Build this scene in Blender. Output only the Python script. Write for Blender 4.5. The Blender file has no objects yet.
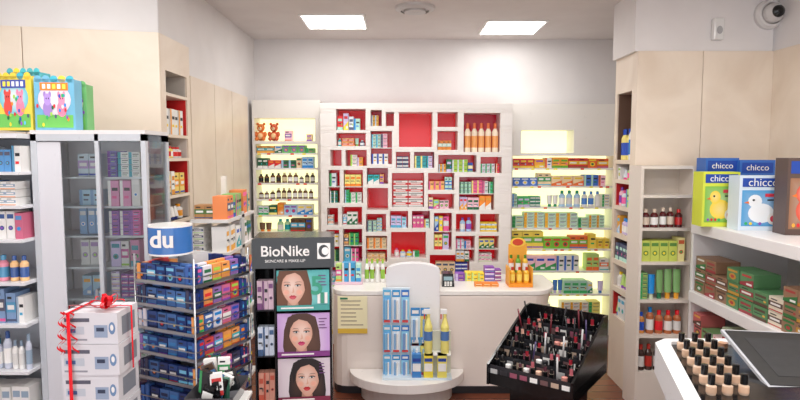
import bpy, math, random
from mathutils import Matrix, Vector
R=random.Random(23)
F=580.0;H=1.9;TH=math.atan(45/580)
def P(u,v,Y):
    a=(u-400)/F;b=(200-v)/F
    dy=math.cos(TH)+b*math.sin(TH);dz=-math.sin(TH)+b*math.cos(TH)
    t=Y/dy
    return a*t,H+dz*t
def X(u,Y,v=220): return P(u,v,Y)[0]
def Z(v,Y): return P(400,v,Y)[1]
def lin(x):
    x/=255.0
    return x/12.92 if x<=.04045 else ((x+.055)/1.055)**2.4
def C(r,g,b): return (lin(r),lin(g),lin(b),1.0)

# ---------------------------------------------------------------- materials
def newmat(n):
    m=bpy.data.materials.new(n);m.use_nodes=True
    return m,m.node_tree.nodes,m.node_tree.links,m.node_tree.nodes['Principled BSDF']
def attr_mat(n,rough,metal=0,emit=0):
    m,N,L,p=newmat(n)
    a=N.new('ShaderNodeAttribute');a.attribute_name='Col'
    no=N.new('ShaderNodeTexNoise');no.inputs['Scale'].default_value=40
    mr=N.new('ShaderNodeMapRange');mr.inputs['To Min'].default_value=max(0.02,rough-.06);mr.inputs['To Max'].default_value=rough+.06
    L.new(no.outputs['Fac'],mr.inputs['Value']);L.new(mr.outputs['Result'],p.inputs['Roughness'])
    L.new(a.outputs['Color'],p.inputs['Base Color'])
    p.inputs['Metallic'].default_value=metal
    if emit:
        L.new(a.outputs['Color'],p.inputs['Emission Color']);p.inputs['Emission Strength'].default_value=emit
    return m
def wall_mat(n,c1,c2,scale=2.0,rough=.6,vein=False):
    m,N,L,p=newmat(n)
    tc=N.new('ShaderNodeTexCoord');no=N.new('ShaderNodeTexNoise')
    no.inputs['Scale'].default_value=scale;no.inputs['Detail'].default_value=8
    if vein: no.inputs['Distortion'].default_value=1.2
    L.new(tc.outputs['Object'],no.inputs['Vector'])
    r=N.new('ShaderNodeValToRGB');r.color_ramp.elements[0].position=.3;r.color_ramp.elements[1].position=.7
    r.color_ramp.elements[0].color=c1;r.color_ramp.elements[1].color=c2
    L.new(no.outputs['Fac'],r.inputs['Fac']);L.new(r.outputs['Color'],p.inputs['Base Color'])
    p.inputs['Roughness'].default_value=rough
    return m
SAT=attr_mat('satin_print',.45)
GLO=attr_mat('gloss_plastic',.15)
EMI=attr_mat('backlit_panel',.6,0,1.05)
MET=attr_mat('brushed_metal',.3,1)
LAM=attr_mat('white_laminate',.3)
REDP=attr_mat('red_panel_added_glow',.15,0,.28)  # glow added to the red niche backs so they look brighter
def glass_mat():
    m=bpy.data.materials.new('thin_glass');m.use_nodes=True;N=m.node_tree.nodes;L=m.node_tree.links;N.clear()
    o=N.new('ShaderNodeOutputMaterial');mx=N.new('ShaderNodeMixShader');t=N.new('ShaderNodeBsdfTransparent');g=N.new('ShaderNodeBsdfGlossy')
    g.inputs['Roughness'].default_value=.03;t.inputs['Color'].default_value=(.93,.97,.96,1)
    fr=N.new('ShaderNodeFresnel');fr.inputs['IOR'].default_value=1.9
    L.new(fr.outputs[0],mx.inputs[0]);L.new(t.outputs[0],mx.inputs[1]);L.new(g.outputs[0],mx.inputs[2]);L.new(mx.outputs[0],o.inputs[0])
    return m
GLA=glass_mat()
PLAST=wall_mat('white_plaster',C(222,218,217),C(229,225,224),3,.8)
BEIGE=wall_mat('beige_stone_cladding',C(222,205,186),C(235,221,204),2.2,.38,True)
CEIL=wall_mat('ceiling_paint',C(216,209,206),C(223,217,214),3,.85)
def floor_mat():
    m,N,L,p=newmat('wood_floor')
    tc=N.new('ShaderNodeTexCoord');br=N.new('ShaderNodeTexBrick')
    br.inputs['Scale'].default_value=1.2;br.inputs['Color1'].default_value=C(128,72,52);br.inputs['Color2'].default_value=C(105,58,42)
    br.inputs['Mortar'].default_value=C(60,35,28);br.inputs['Mortar Size'].default_value=.006;br.inputs['Brick Width'].default_value=1.2;br.inputs['Row Height'].default_value=.16
    L.new(tc.outputs['Object'],br.inputs['Vector']);L.new(br.outputs['Color'],p.inputs['Base Color']);p.inputs['Roughness'].default_value=.25
    return m
FLOOR=floor_mat()
MATS=[SAT,GLO,EMI,MET,LAM,GLA,PLAST,BEIGE,CEIL,FLOOR,REDP]
sat,glo,emi,met,lam,gla,pla,bei,cei,flo,redp=range(11)

class B:
    def __init__(s,mi=0): s.v=[];s.f=[];s.c=[];s.m=[];s.s=[];s.M=Matrix();s.mi=mi
    def add(s,pts,faces,col,smooth=None):
        o=len(s.v)
        for p in pts: s.v.append(tuple(s.M@Vector(p)))
        for i,f in enumerate(faces):
            s.f.append([o+k for k in f]);s.c.append(col);s.m.append(s.mi);s.s.append(bool(smooth and smooth[i]))
    def box(s,x0,x1,y0,y1,z0,z1,col):
        s.add([(x0,y0,z0),(x1,y0,z0),(x1,y1,z0),(x0,y1,z0),(x0,y0,z1),(x1,y0,z1),(x1,y1,z1),(x0,y1,z1)],
              [(0,3,2,1),(4,5,6,7),(0,1,5,4),(1,2,6,5),(2,3,7,6),(3,0,4,7)],col)
    def quad(s,x0,x1,z0,z1,y,col): s.add([(x0,y,z0),(x1,y,z0),(x1,y,z1),(x0,y,z1)],[(0,1,2,3)],col)
    def poly(s,pts,col): s.add(pts,[tuple(range(len(pts)))],col)
    def fan(s,pts,cen,cc,rc):
        n=len(pts);o=len(s.v)
        for p in [cen]+list(pts): s.v.append(tuple(s.M@Vector(p)))
        for i in range(n):
            s.f.append([o,o+1+i,o+1+(i+1)%n]);s.c.append((cc,rc,rc));s.m.append(s.mi);s.s.append(False)
    def gdisc(s,cx,cz,rx,rz,y,cc,rc,n=20):
        s.fan([(cx+rx*math.cos(2*math.pi*i/n),y,cz+rz*math.sin(2*math.pi*i/n)) for i in range(n)],(cx,y,cz),cc,rc)
    def disc(s,cx,cz,rx,rz,y,col,n=20,a0=0,a1=2*math.pi):
        s.poly([(cx+rx*math.cos(a0+(a1-a0)*i/n),y,cz+rz*math.sin(a0+(a1-a0)*i/n)) for i in range(n+(0 if a1-a0>6.2 else 1))],col)
    def lathe(s,cx,cy,prof,col,n=12,cols=None):
        for k in range(len(prof)-1):
            (r0,z0),(r1,z1)=prof[k],prof[k+1]
            pts=[];fs=[]
            for r_,z_ in((r0,z0),(r1,z1)):
                for i in range(n):
                    a=2*math.pi*i/n;pts.append((cx+r_*math.cos(a),cy+r_*math.sin(a),z_))
            for i in range(n): fs.append((i,(i+1)%n,n+(i+1)%n,n+i))
            s.add(pts,fs,cols[k] if cols else col,[abs(z1-z0)>1e-6]*n)
    def ball(s,c,r,col,sz=1.0,n=12):
        m=7;s.lathe(c[0],c[1],[(max(.0001,r*math.sin(math.pi*i/m)),c[2]-r*sz*math.cos(math.pi*i/m)) for i in range(m+1)],col,n)
    def prism(s,bot,top,z0,z1,col):
        n=len(bot);pts=[(x,y,z0) for x,y in bot]+[(x,y,z1) for x,y in top]
        s.add(pts,[tuple(reversed(range(n))),tuple(range(n,2*n))]+[(i,(i+1)%n,n+(i+1)%n,n+i) for i in range(n)],col)
    def tube(s,pts,r,col,n=6):
        for a,b_ in zip(pts[:-1],pts[1:]):
            a=Vector(a);b_=Vector(b_);d=(b_-a)
            if d.length<1e-6: continue
            q=d.to_track_quat('Z','Y').to_matrix()
            P0=[a+q@Vector((r*math.cos(2*math.pi*i/n),r*math.sin(2*math.pi*i/n),0)) for i in range(n)]
            P1=[p+d for p in P0]
            s.add([tuple(p) for p in P0+P1],[(i,(i+1)%n,n+(i+1)%n,n+i) for i in range(n)]+[tuple(reversed(range(n))),tuple(range(n,2*n))],col,[True]*n+[False]*2)
    def strip(s,pts,wv,col):
        w=Vector(wv)
        p=[Vector(q)-w for q in pts]+[Vector(q)+w for q in pts];n=len(pts)
        s.add([tuple(q) for q in p],[(i,i+1,n+i+1,n+i) for i in range(n-1)],col,[True]*(n-1))
    def build(s,name,parent=None,bevel=0):
        me=bpy.data.meshes.new(name);me.from_pydata(s.v,[],s.f)
        used=sorted(set(s.m));mp={k:i for i,k in enumerate(used)}
        for k in used: me.materials.append(MATS[k])
        me.polygons.foreach_set('material_index',[mp[k] for k in s.m])
        me.polygons.foreach_set('use_smooth',s.s)
        ca=me.color_attributes.new('Col','FLOAT_COLOR','CORNER');d=[]
        for f,c in zip(s.f,s.c):
            if isinstance(c[0],tuple):
                for q in c: d.extend(q)
            else: d.extend(c*len(f))
        ca.data.foreach_set('color',d);me.update()
        o=bpy.data.objects.new(name,me);bpy.context.scene.collection.objects.link(o)
        if parent: o.parent=parent
        if bevel:
            m=o.modifiers.new('bevel','BEVEL');m.width=bevel;m.segments=2;m.limit_method='ANGLE'
        return o
def empty(name):
    o=bpy.data.objects.new(name,None);bpy.context.scene.collection.objects.link(o);return o
def text(body,name,parent,M,size,col,bold=0.0):
    cu=bpy.data.curves.new(name,'FONT');cu.body=body;cu.size=size;cu.extrude=.0006;cu.offset=bold
    cu.align_x='CENTER';cu.align_y='CENTER'
    m,N,L,p=newmat('ink_'+name);p.inputs['Base Color'].default_value=col;p.inputs['Roughness'].default_value=.5
    cu.materials.append(m)
    o=bpy.data.objects.new(name,cu);bpy.context.scene.collection.objects.link(o)
    o.parent=parent;o.matrix_world=M@Matrix.Rotation(math.radians(90),4,'X');return o

WH=C(240,238,235);CR=C(238,234,228);BK=C(18,18,20);DK=C(40,40,44)
ACC=[C(30,80,190),C(30,140,220),C(50,180,100),C(225,40,50),C(245,140,40),C(145,80,185),C(240,95,160),C(40,180,190),C(250,215,60),C(80,90,120),C(165,215,80),C(245,175,60),C(90,190,230),C(30,110,70)]
PAST=[WH,WH,WH,C(225,232,240),C(250,222,180),C(250,200,215),C(185,230,215),C(252,236,140),C(180,215,245),C(215,200,240),C(190,225,130),C(245,180,110)]
def pick(l): return l[R.randrange(len(l))]
def vary(c,k=.15):
    f=1+R.uniform(-k,k);return (min(1,c[0]*f),min(1,c[1]*f),min(1,c[2]*f),1)
def mixc(a,c,t): return tuple(a[i]*(1-t)+c[i]*t for i in range(3))+(1.0,)

def pack(b,x0,x1,y0,y1,z0,z1,c,a,st=0,a2=None):
    b.box(x0,x1,y0,y1,z0,z1,c);w=x1-x0;h=z1-z0;y=y0-.0012;a2=a2 or DK
    if st==0:
        b.quad(x0,x1,z0,z0+h*.22,y,a);b.quad(x0+w*.12,x1-w*.12,z0+h*.62,z0+h*.8,y,a)
        b.quad(x0+w*.12,x0+w*.7,z0+h*.42,z0+h*.48,y,DK);b.disc(x1-w*.2,z0+h*.4,w*.1,h*.08,y,a2,8)
    elif st==1:
        b.quad(x0,x0+w*.28,z0,z1,y,a);b.quad(x0+w*.38,x1-w*.08,z0+h*.6,z0+h*.72,y,DK);b.quad(x0+w*.38,x1-w*.2,z0+h*.3,z0+h*.4,y,a2)
    elif st==2:
        b.disc(x0+w*.5,z0+h*.4,w*.3,min(h*.25,w*.3),y,a,10);b.disc(x0+w*.5,z0+h*.4,w*.16,min(h*.13,w*.16),y-.001,a2,8);b.quad(x0+w*.1,x1-w*.1,z0+h*.74,z0+h*.9,y,a)
    elif st==3:
        b.quad(x0,x1,z0+h*.35,z0+h*.7,y,a);b.quad(x0+w*.15,x1-w*.15,z0+h*.45,z0+h*.6,y-.001,WH)
        b.quad(x0+w*.15,x1-w*.4,z0+h*.8,z0+h*.88,y,DK);b.quad(x0,x1,z0+h*.05,z0+h*.13,y,a2)
    else:
        b.poly([(x0,y,z0),(x1,y,z0),(x1,y,z0+h*.55),(x0,y,z0+h*.2)],a);b.quad(x0+w*.15,x1-w*.15,z0+h*.68,z0+h*.84,y,a2);b.quad(x0+w*.5,x1-w*.1,z0+h*.1,z0+h*.25,y-.001,WH)
def bottle(b,cx,cy,z,r,h,c,cap,lab):
    m=b.mi;b.mi=glo
    b.lathe(cx,cy,[(r*.9,z),(r,z+h*.02),(r,z+h*.15),(r*1.02,z+h*.15),(r*1.02,z+h*.55),(r,z+h*.55),(r,z+h*.68),(r*.45,z+h*.8),(r*.5,z+h*.8),(r*.5,z+h*.98),(0.0001,z+h)],c,10,
      [c,c,c,lab,lab,c,c,cap,cap,cap]);b.mi=m
def tubep(b,cx,cy,z,r,h,c,cap):
    m=b.mi;b.mi=glo
    b.lathe(cx,cy,[(r*.7,z),(r*.7,z+h*.2),(r,z+h*.22)],cap,10)
    n=10;pts=[(cx+r*math.cos(2*math.pi*i/n),cy+r*math.sin(2*math.pi*i/n),z+h*.22) for i in range(n)]+[(cx+1.15*r*math.cos(2*math.pi*i/n),cy+.08*r*math.sin(2*math.pi*i/n),z+h) for i in range(n)]
    b.add(pts,[(i,(i+1)%n,n+(i+1)%n,n+i) for i in range(n)],c,[True]*n);b.mi=m
def fill(b,x0,x1,y,z,hr,wr=(.05,.09),d=.12,base=None,acc=None,kind='box',rep=(1,4),gap=.003,dens=1.0):
    free=base is None
    base=base or PAST;acc=acc or ACC
    x=x0
    while x<x1-wr[0]*.8:
        w=R.uniform(*wr);h=R.uniform(*hr);c=vary(pick(base),.08);a=vary(pick(acc));a2=vary(pick(ACC));st=R.randrange(5)
        if R.random()<(.28 if free else .14) and kind!='bottle': c,a=a,c
        k=kind if kind!='mix' else pick(['box','box','bottle','tube','stack'])
        if R.random()>dens: x+=w;continue
        for i in range(R.randint(*rep)):
            if x+w>x1+.002: break
            yy=y+R.uniform(0,.012)
            if k=='box': pack(b,x,x+w,yy,yy+d,z,z+h,c,a,st,a2)
            elif k=='stack':
                n=max(1,int(h/.032));hh=h/n
                for q in range(n): pack(b,x,x+w,yy,yy+d,z+q*hh,z+(q+1)*hh-.002,c,a,1 if st<3 else 3,a2)
            elif k=='bottle': bottle(b,x+w/2,yy+w*.5,z,w*.46,h,c,a,vary(pick([WH,a])))
            else: tubep(b,x+w/2,yy+w*.5,z,w*.42,h,c,a)
            x+=w+gap
        x+=gap
def lattice(b,x0,x1,z0,z1,holes,y0,depth,colf,backs,mback=sat,bt=.02,liner=False):
    xs=sorted(set([x0,x1]+[h[0] for h in holes]+[h[1] for h in holes]))
    zs=sorted(set([z0,z1]+[h[2] for h in holes]+[h[3] for h in holes]))
    for a,c in zip(zs[:-1],zs[1:]):
        st=None
        for l,r in zip(xs[:-1],xs[1:]):
            mx=(l+r)/2;mz=(a+c)/2
            ins=any(h[0]<mx<h[1] and h[2]<mz<h[3] for h in holes)
            if not ins and st is None: st=l
            if ins and st is not None: b.box(st,l,y0,y0+depth,a,c,colf);st=None
        if st is not None: b.box(st,x1,y0,y0+depth,a,c,colf)
    m=b.mi
    for i,h in enumerate(holes):
        b.mi=mback;b.box(h[0],h[1],y0+depth-bt,y0+depth,h[2],h[3],backs[i%len(backs)])
        if liner:
            b.box(h[0],h[0]+.004,y0+.012,y0+depth-bt,h[2],h[3],backs[i%len(backs)]);b.box(h[1]-.004,h[1],y0+.012,y0+depth-bt,h[2],h[3],backs[i%len(backs)])
    b.mi=m
def tags(b,x0,x1,y,z,h=.02,step=.08):
    x=x0+.02
    while x<x1-.04:
        b.quad(x,x+.035,z-h,z-.002,y,pick([WH,WH,C(250,230,90),C(230,60,60)]));x+=step*R.uniform(.8,1.6)

# ---------------------------------------------------------------- room
CE=3.13
def simple(name,boxes,mi,bevel=0):
    b=B(mi)
    for bx in boxes: b.box(*bx,WH)
    return b.build(name,None,bevel)
def seg(b,p0,p1,z0,z1,t,col=WH):
    d=Vector((p1[0]-p0[0],p1[1]-p0[1])).normalized();n=Vector((-d.y,d.x))*t
    q=[p0,p1,(p1[0]+n.x,p1[1]+n.y),(p0[0]+n.x,p0[1]+n.y)]
    b.prism(q,q,z0,z1,col)
simple('floor',[(-3.5,2.95,-2.1,6.4,-.1,0)],flo)
simple('ceiling',[(-3.5,2.95,-2.1,6.4,CE,CE+.1)],cei)
simple('wall_back',[(-1.74,2.6,6.3,6.4,0,CE)],pla)
XL=-1.54
b=B(pla);b.box(XL-.16,XL-.02,4.3,6.3,0,CE,WH);b.build('wall_left_rear')
b=B(bei)
for i,(a,c) in enumerate([(4.31,4.85),(4.86,5.35),(5.36,5.9)]): b.box(XL-.019,XL+.004,a,c,0,2.48,WH)
b.mi=met;b.box(XL+.004,XL+.03,4.79,4.81,.95,1.25,C(150,150,150))
b.build('cladding_left_rear')
simple('wall_right_rear',[(2.45,2.6,4.9,6.3,0,CE),(2.12,2.6,4.8,4.9,0,CE)],pla)
ZB=2.68
L0=(-3.4,3.34);L1=(XL,3.77)
b=B(bei);seg(b,(-2.3,3.594),L1,0,ZB,.1);seg(b,L0,(-2.304,3.593),0,ZB,.1);b.build('wall_left_front',None,.003)
b=B(pla);seg(b,(L0[0],L0[1]+.02),(L1[0]-.01,L1[1]+.02),ZB,CE,.3);b.box(-2.0,XL-.01,3.8,4.3,ZB,CE,WH);b.build('wall_left_bulkhead')
simple('wall_left_side',[(-3.5,-3.4,-2.1,3.6,0,CE)],pla)
b=B(bei);b.M=Matrix.Translation((XL,0,0))@Matrix.Rotation(math.radians(90),4,'Z')
zz=[(74,95),(98,135),(138,158),(161,194),(197,219),(223,245)]
hol=[(3.86,4.24,Z(q[1],4.05),Z(q[0],4.05)) for q in zz]
lattice(b,3.785,4.3,0,ZB,hol,0,.26,WH,[C(205,196,186),C(215,40,40),C(225,215,205),C(205,35,40),C(225,215,205),C(210,200,190)],sat,.02,True)
b.mi=lam
for h in hol: b.box(h[0],h[1],.01,.24,h[2]-.012,h[2],CR)
b.build('display_column')
b=B();b.M=Matrix.Translation((XL,0,0))@Matrix.Rotation(math.radians(90),4,'Z')
for i,h in enumerate(hol[1:]):
    hh=h[3]-h[2];fill(b,h[0]+.02,h[1]-.02,.015,h[2],(hh*.45,hh*.7),(.05,.08),.07,kind=['box','bottle','box','mix','mix'][i],base=[WH,C(250,220,120)],acc=[C(210,40,40),C(240,160,50),C(60,70,140)])
b.build('skincare_packs')
XR=1.8
b=B(bei);b.M=Matrix.Translation((XR,4.9,0))@Matrix.Rotation(math.radians(-90),4,'Z')
zz=[(92,160),(164,180),(184,207),(211,235),(240,262),(267,290),(295,320)]
holr=[(.05,.42,Z(q[1],4.65),Z(q[0],4.65)) for q in zz]
lattice(b,0,.455,0,ZB,holr,0,.26,WH,[C(110,84,70),C(225,215,205),C(205,40,45),C(225,215,205)],sat,.02,True)
b.build('display_column')
b=B();b.M=Matrix.Translation((XR,4.9,0))@Matrix.Rotation(math.radians(-90),4,'Z')
for i,h in enumerate(holr):
    hh=h[3]-h[2];fill(b,h[0]+.02,h[1]-.02,.012,h[2],(min(.25,hh*.6),min(.3,hh*.85)),(.05,.07),.06,kind='bottle' if i==0 else 'mix')
b.build('lotion_bottles')
simple('wall_right_front',[(1.79,2.28,4.43,4.53,0,ZB),(2.284,2.81,4.43,4.53,0,ZB)],bei,.002)
simple('wall_right_side',[(2.81,2.95,2.6,4.53,0,ZB),(2.81,2.95,-2.1,2.596,0,ZB)],bei,.002)
simple('wall_right_bulkhead',[(1.77,2.81,4.45,4.9,ZB,CE),(2.83,2.95,-2.1,4.53,ZB,CE)],pla)
simple('wall_front',[(-3.5,-3.0,-2.1,-2,0,CE),(2.4,2.95,-2.1,-2,0,CE),(-3.0,2.4,-2.1,-2,2.6,CE)],pla)
b=B(met)
for x in (-3,-1.2,.6,2.35): b.box(x,x+.05,-2.08,-2.02,0,2.6,C(160,160,165))
b.box(-3,2.4,-2.08,-2.02,0,.08,C(160,160,165));b.build('window_1')

# ceiling fixtures
def panel(x0,x1,y0,y1,st):
    m,N,L,p=newmat('led_diffuser');p.inputs['Emission Color'].default_value=(1,.985,.955,1);p.inputs['Emission Strength'].default_value=st
    e=B(lam);t=.02
    e.box(x0-t,x1+t,y0-t,y0,CE-.015,CE,WH);e.box(x0-t,x1+t,y1,y1+t,CE-.015,CE,WH);e.box(x0-t,x0,y0,y1,CE-.015,CE,WH);e.box(x1,x1+t,y0,y1,CE-.015,CE,WH)
    o=e.build('ceiling_light_panel')
    me=bpy.data.meshes.new('diffuser');me.from_pydata([(x0,y0,CE-.01),(x0,y1,CE-.01),(x1,y1,CE-.01),(x1,y0,CE-.01)],[],[(0,1,2,3)]);me.materials.append(m)
    q=bpy.data.objects.new('diffuser',me);bpy.context.scene.collection.objects.link(q);q.parent=o
ST=18
panel(-.87,-.33,5.2,5.72,11);panel(.81,1.34,5.43,5.98,11)
for x in (-1.9,-.2,1.5):
    for y in (.4,2.3): panel(x,x+.6,y,y+.6,ST)  # unseen panels, added to light the front of the room
panel(-.2,.4,3.9,4.45,ST)  # another added panel, out of view, for more light
b=B(lam);cx,cy=X(415,4.95,10),4.95
b.lathe(cx,cy,[(.17,CE),(.165,CE-.02),(.12,CE-.035),(.12,CE-.02),(.09,CE-.02),(.09,CE-.045),(.0001,CE-.05)],C(190,186,184),28);b.build('ceiling_air_vent')
b=B(glo);x,z=P(768,15,4.45)
b.M=Matrix.Translation((x,4.45,z))@Matrix.Rotation(math.radians(90),4,'X')
b.lathe(0,0,[(.11,0),(.11,.03),(.095,.05),(.08,.055)],C(215,212,210),24)
b.lathe(0,0,[(.075,.05),(.07,.085),(.05,.115),(.045,.12)],C(205,202,200),20)
b.lathe(0,.0,[(.045,.12),(.04,.135),(.02,.15),(.0001,.153)],BK,18);b.build('dome_camera')
b=B(glo);x,z=P(716,30,4.45);b.box(x-.04,x+.04,4.4,4.45,z-.08,z+.08,C(225,224,222));b.disc(x,z-.01,.022,.03,4.395,C(170,170,172));b.build('motion_detector',None,.01)

# ---------------------------------------------------------------- rear backlit shelving
def unit(name,x0,x1,yf,yb,vt,niche,shelves,boxkinds,litc,nxa,nxb):
    b=B(lam);zt=Z(vt,yf)
    holes=[(nxa,nxb,Z(niche[1],yf),Z(niche[0],yf))]
    hs=[];prev=niche[1]+3
    for s in shelves: hs.append((x0+.03,x1-.03,Z(s,yf),Z(prev,yf)));prev=s+1.8
    lattice(b,x0,x1,0,zt,holes+hs,yf,yb-yf,CR,[litc,],emi)
    for h in hs: b.box(h[0],h[1],yf-.004,yf,h[2]-.018,h[2]-.001,WH)
    o=b.build(name,None)
    pr=B()
    for i,h in enumerate(hs):
        hh=h[3]-h[2];k=boxkinds[i%len(boxkinds)]
        fill(pr,h[0]+.01,h[1]-.01,yf+.03,h[2],(hh*.5,hh*.88),k[1],.13,k[2],k[3],k[0],rep=(1,3),dens=.94)
        pr.mi=sat;tags(pr,h[0],h[1],yf-.006,h[2])
    return o,pr,holes[0]
brown=[C(90,55,35),C(115,78,46),C(80,68,55)]
kinds=[('box',(.05,.09),[C(110,190,110),WH,C(245,175,80)],None),('box',(.05,.08),None,None),
 ('bottle',(.05,.06),brown,[C(225,210,170),WH,BK]),('bottle',(.05,.06),brown,[C(225,210,170),WH]),('box',(.05,.09),None,None),('mix',(.05,.08),[WH,C(190,230,180),brown[1]],None)]
lit=C(246,245,196)
o,pr,h=unit('backlit_shelving_unit',-1.52,X(321,6.0),6.0,6.28,100,(118,141),[153,168,183,199,215,232,249,268,290,315],kinds,lit,X(256,6),X(316,6))
fill(pr,h[0]+.3,h[1],6.05,h[2],(.06,.12),(.05,.08),.1,dens=.5);pr.build('herbal_remedy_packs')
for k,(u,cc) in enumerate([(262,C(235,130,60)),(275,C(215,95,55))]):
    b=B(sat);cx=X(u,6.03);cy=6.06;z=h[2]+.001;r=.05
    b.ball((cx,cy,z+r),r,cc,1.0);b.ball((cx,cy-.005,z+.135),.042,vary(cc));b.ball((cx,cy-.042,z+.125),.018,C(245,215,170));b.ball((cx,cy-.058,z+.132),.006,BK)
    for e in(-1,1):
        b.ball((cx+e*.034,cy,z+.175),.015,cc);b.ball((cx+e*.016,cy-.038,z+.148),.005,BK);b.ball((cx+e*.045,cy-.015,z+.07),.02,cc,1.4);b.ball((cx+e*.034,cy-.04,z+.022),.022,cc)
    b.ball((cx,cy-.03,z+.05),.03,C(245,205,150),1.1);b.build('plush_toy')
kinds=[('box',(.06,.12),[C(245,110,50),C(250,175,60),C(230,60,60),C(250,220,90)],[WH,C(250,210,60),C(120,190,60)]),('box',(.06,.11),None,[C(60,160,90),C(240,120,60),C(70,120,210)]),
 ('mix',(.05,.08),None,[C(70,190,110),C(50,160,110),C(80,140,220)]),('stack',(.08,.13),[WH,C(250,240,140),C(205,235,215)],[C(60,170,100),C(245,180,50)])]
o,pr,h=unit('backlit_shelving_unit',X(509,6.0),X(616,6.0),6.0,6.28,104,(130,153),[168,186,207,228,249,271,294,320],kinds,lit,X(520,6),X(572,6))
pr.build('supplement_packs')

# ---------------------------------------------------------------- central lattice display
YF=5.72
holes_px=[(337,366,109,130),(337,366,133,146),(371,382,110,126),(386,394,112,126),(399,432,112,147),(437,457,112,127),(437,457,131,150),(463,499,113,152),
(371,392,131,164),(331,342,150,166),(346,367,150,166),(396,410,152,168),(414,434,152,168),(438,476,155,172),(480,501,157,173),
(329,340,170,203),(344,363,170,203),(367,388,168,184),(367,388,188,210),(392,424,173,207),(428,454,173,190),(428,454,194,209),(459,494,177,210),
(327,338,208,225),(342,362,207,225),(366,386,214,232),(390,408,211,228),(412,430,211,228),(434,452,213,250),(456,476,214,232),(480,499,214,232),
(326,339,230,262),(343,362,229,262),(366,387,236,262),(391,426,232,258),(456,475,236,262),(479,499,236,262),(328,360,267,288),(365,400,267,288),(430,470,255,275),(404,426,263,288)]
b=B(lam);hs=[(X(a,YF),X(c,YF),Z(f,YF),Z(e,YF)) for a,c,e,f in holes_px]
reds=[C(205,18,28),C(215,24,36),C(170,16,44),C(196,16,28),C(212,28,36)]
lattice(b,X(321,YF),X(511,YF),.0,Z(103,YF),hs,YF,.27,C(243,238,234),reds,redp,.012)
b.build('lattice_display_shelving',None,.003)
b=B()
empt={5,18,3}
for i,h in enumerate(hs):
    if i in empt: continue
    w=h[1]-h[0];hh=h[3]-h[2]
    if i==7:
        for q in range(5): bottle(b,h[0]+.045+q*.068,YF+.06,h[2],.031,hh*.76,C(252,236,212),C(235,120,70),C(245,170,100))
        continue
    if i in(4,34):
        fill(b,h[0]+.03,h[1]-.03,YF+.06,h[2],(hh*.2,hh*.36),(.05,.08),.08,dens=.8,kind='mix');continue
    if i==19:
        for q in range(2): 
            for k in range(4): pack(b,h[0]+.015+q*.15,h[0]+.155+q*.15,YF+.04,YF+.16,h[2]+k*.065,h[2]+k*.065+.062,WH,C(215,40,45),3)
        continue
    if hh>.26:
        n=2
        for k in range(n):
            zb=h[2]+k*hh/n
            fill(b,h[0]+.008,h[1]-.008,YF+.03,zb,(hh/n*.6,hh/n*.86),(.035,.065),.12,kind=pick(['box','stack']),rep=(1,3))
            if k: b.box(h[0]+.001,h[1]-.001,YF+.02,YF+.22,zb-.008,zb-.001,WH)
    else:
        fill(b,h[0]+.008,h[1]-.008,YF+.03,h[2],(hh*.45,hh*.8),(.032,.062),.1,kind=pick(['box','box','mix','stack']),rep=(1,3),dens=.93)
b.build('medicine_packs')

# ---------------------------------------------------------------- counter
YC=4.5;ZC=Z(291,YC)
b=B(lam)
def outline(s):
    pts=[(X(331,YC),5.15),(X(331,YC),4.62)]
    for i in range(5):
        a=math.pi+ (math.pi/2)*i/4;pts.append((X(331,YC)+.12+.12*math.cos(a),4.62+.12*math.sin(a)))
    xe=X(536,YC)-s
    for i in range(9):
        a=-math.pi/2+(math.pi/2)*i/8;pts.append((xe+.22*math.cos(a),4.85+.35*math.sin(a)))
    pts.append((xe+.22,5.15));return pts
b.prism(outline(.17),outline(.02),.06,ZC-.04,C(234,222,214))
b.prism(outline(.2),outline(.2),0,.06,DK)
b.prism(outline(0),outline(0),ZC-.036,ZC,C(240,236,232))
x0,x1=X(386,4.45),X(440,4.45);n=12
zt=Z(270,4.45)
outl=[(x0,ZC-.5),(x1,ZC-.5)]+[( (x0+x1)/2+(x1-x0)/2*math.cos(math.pi*i/n), zt+.06*math.sin(math.pi*i/n)) for i in range(n+1)]
q=[(p[0],4.42,p[1]) for p in outl]+[(p[0],4.495,p[1]) for p in outl];m=len(outl)
b.add(q,[tuple(range(m)),tuple(reversed(range(m,2*m)))]+[(i,m+i,m+(i+1)%m,(i+1)%m) for i in range(m)],C(236,234,236))
cx=X(407,4.3);pl=[(cx+.45*math.cos(math.pi+math.pi*i/20),4.49+.34*math.sin(math.pi+math.pi*i/20)) for i in range(21)]
ZP=Z(383,4.2);b.prism(pl,pl,ZP-.07,ZP,C(236,230,226))
pl2=[(cx+.36*math.cos(math.pi+math.pi*i/20),4.49+.26*math.sin(math.pi+math.pi*i/20)) for i in range(21)];b.prism(pl2,pl2,0,ZP-.07,C(200,190,184))
counter=b.build('pharmacy_counter',None,.004)
b=B();x0,x1=X(337,YC),X(367,YC);z0,z1=Z(333,YC),Z(291,YC)-.01
yn=4.488;b.box(x0,x1,yn,yn+.006,z0,z1-.03,C(245,236,195))
for i in range(7): b.quad(x0+.025,x1-.03-R.random()*.06,z1-.07-i*.032,z1-.063-i*.032,yn-.001,C(150,130,115))
b.quad(x0,x1,z0+.0,z0+.04,yn-.001,C(225,185,70));b.quad(x0+.02,x0+.08,z1-.055,z1-.04,yn-.001,C(60,130,90));b.build('paper_notice')
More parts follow.
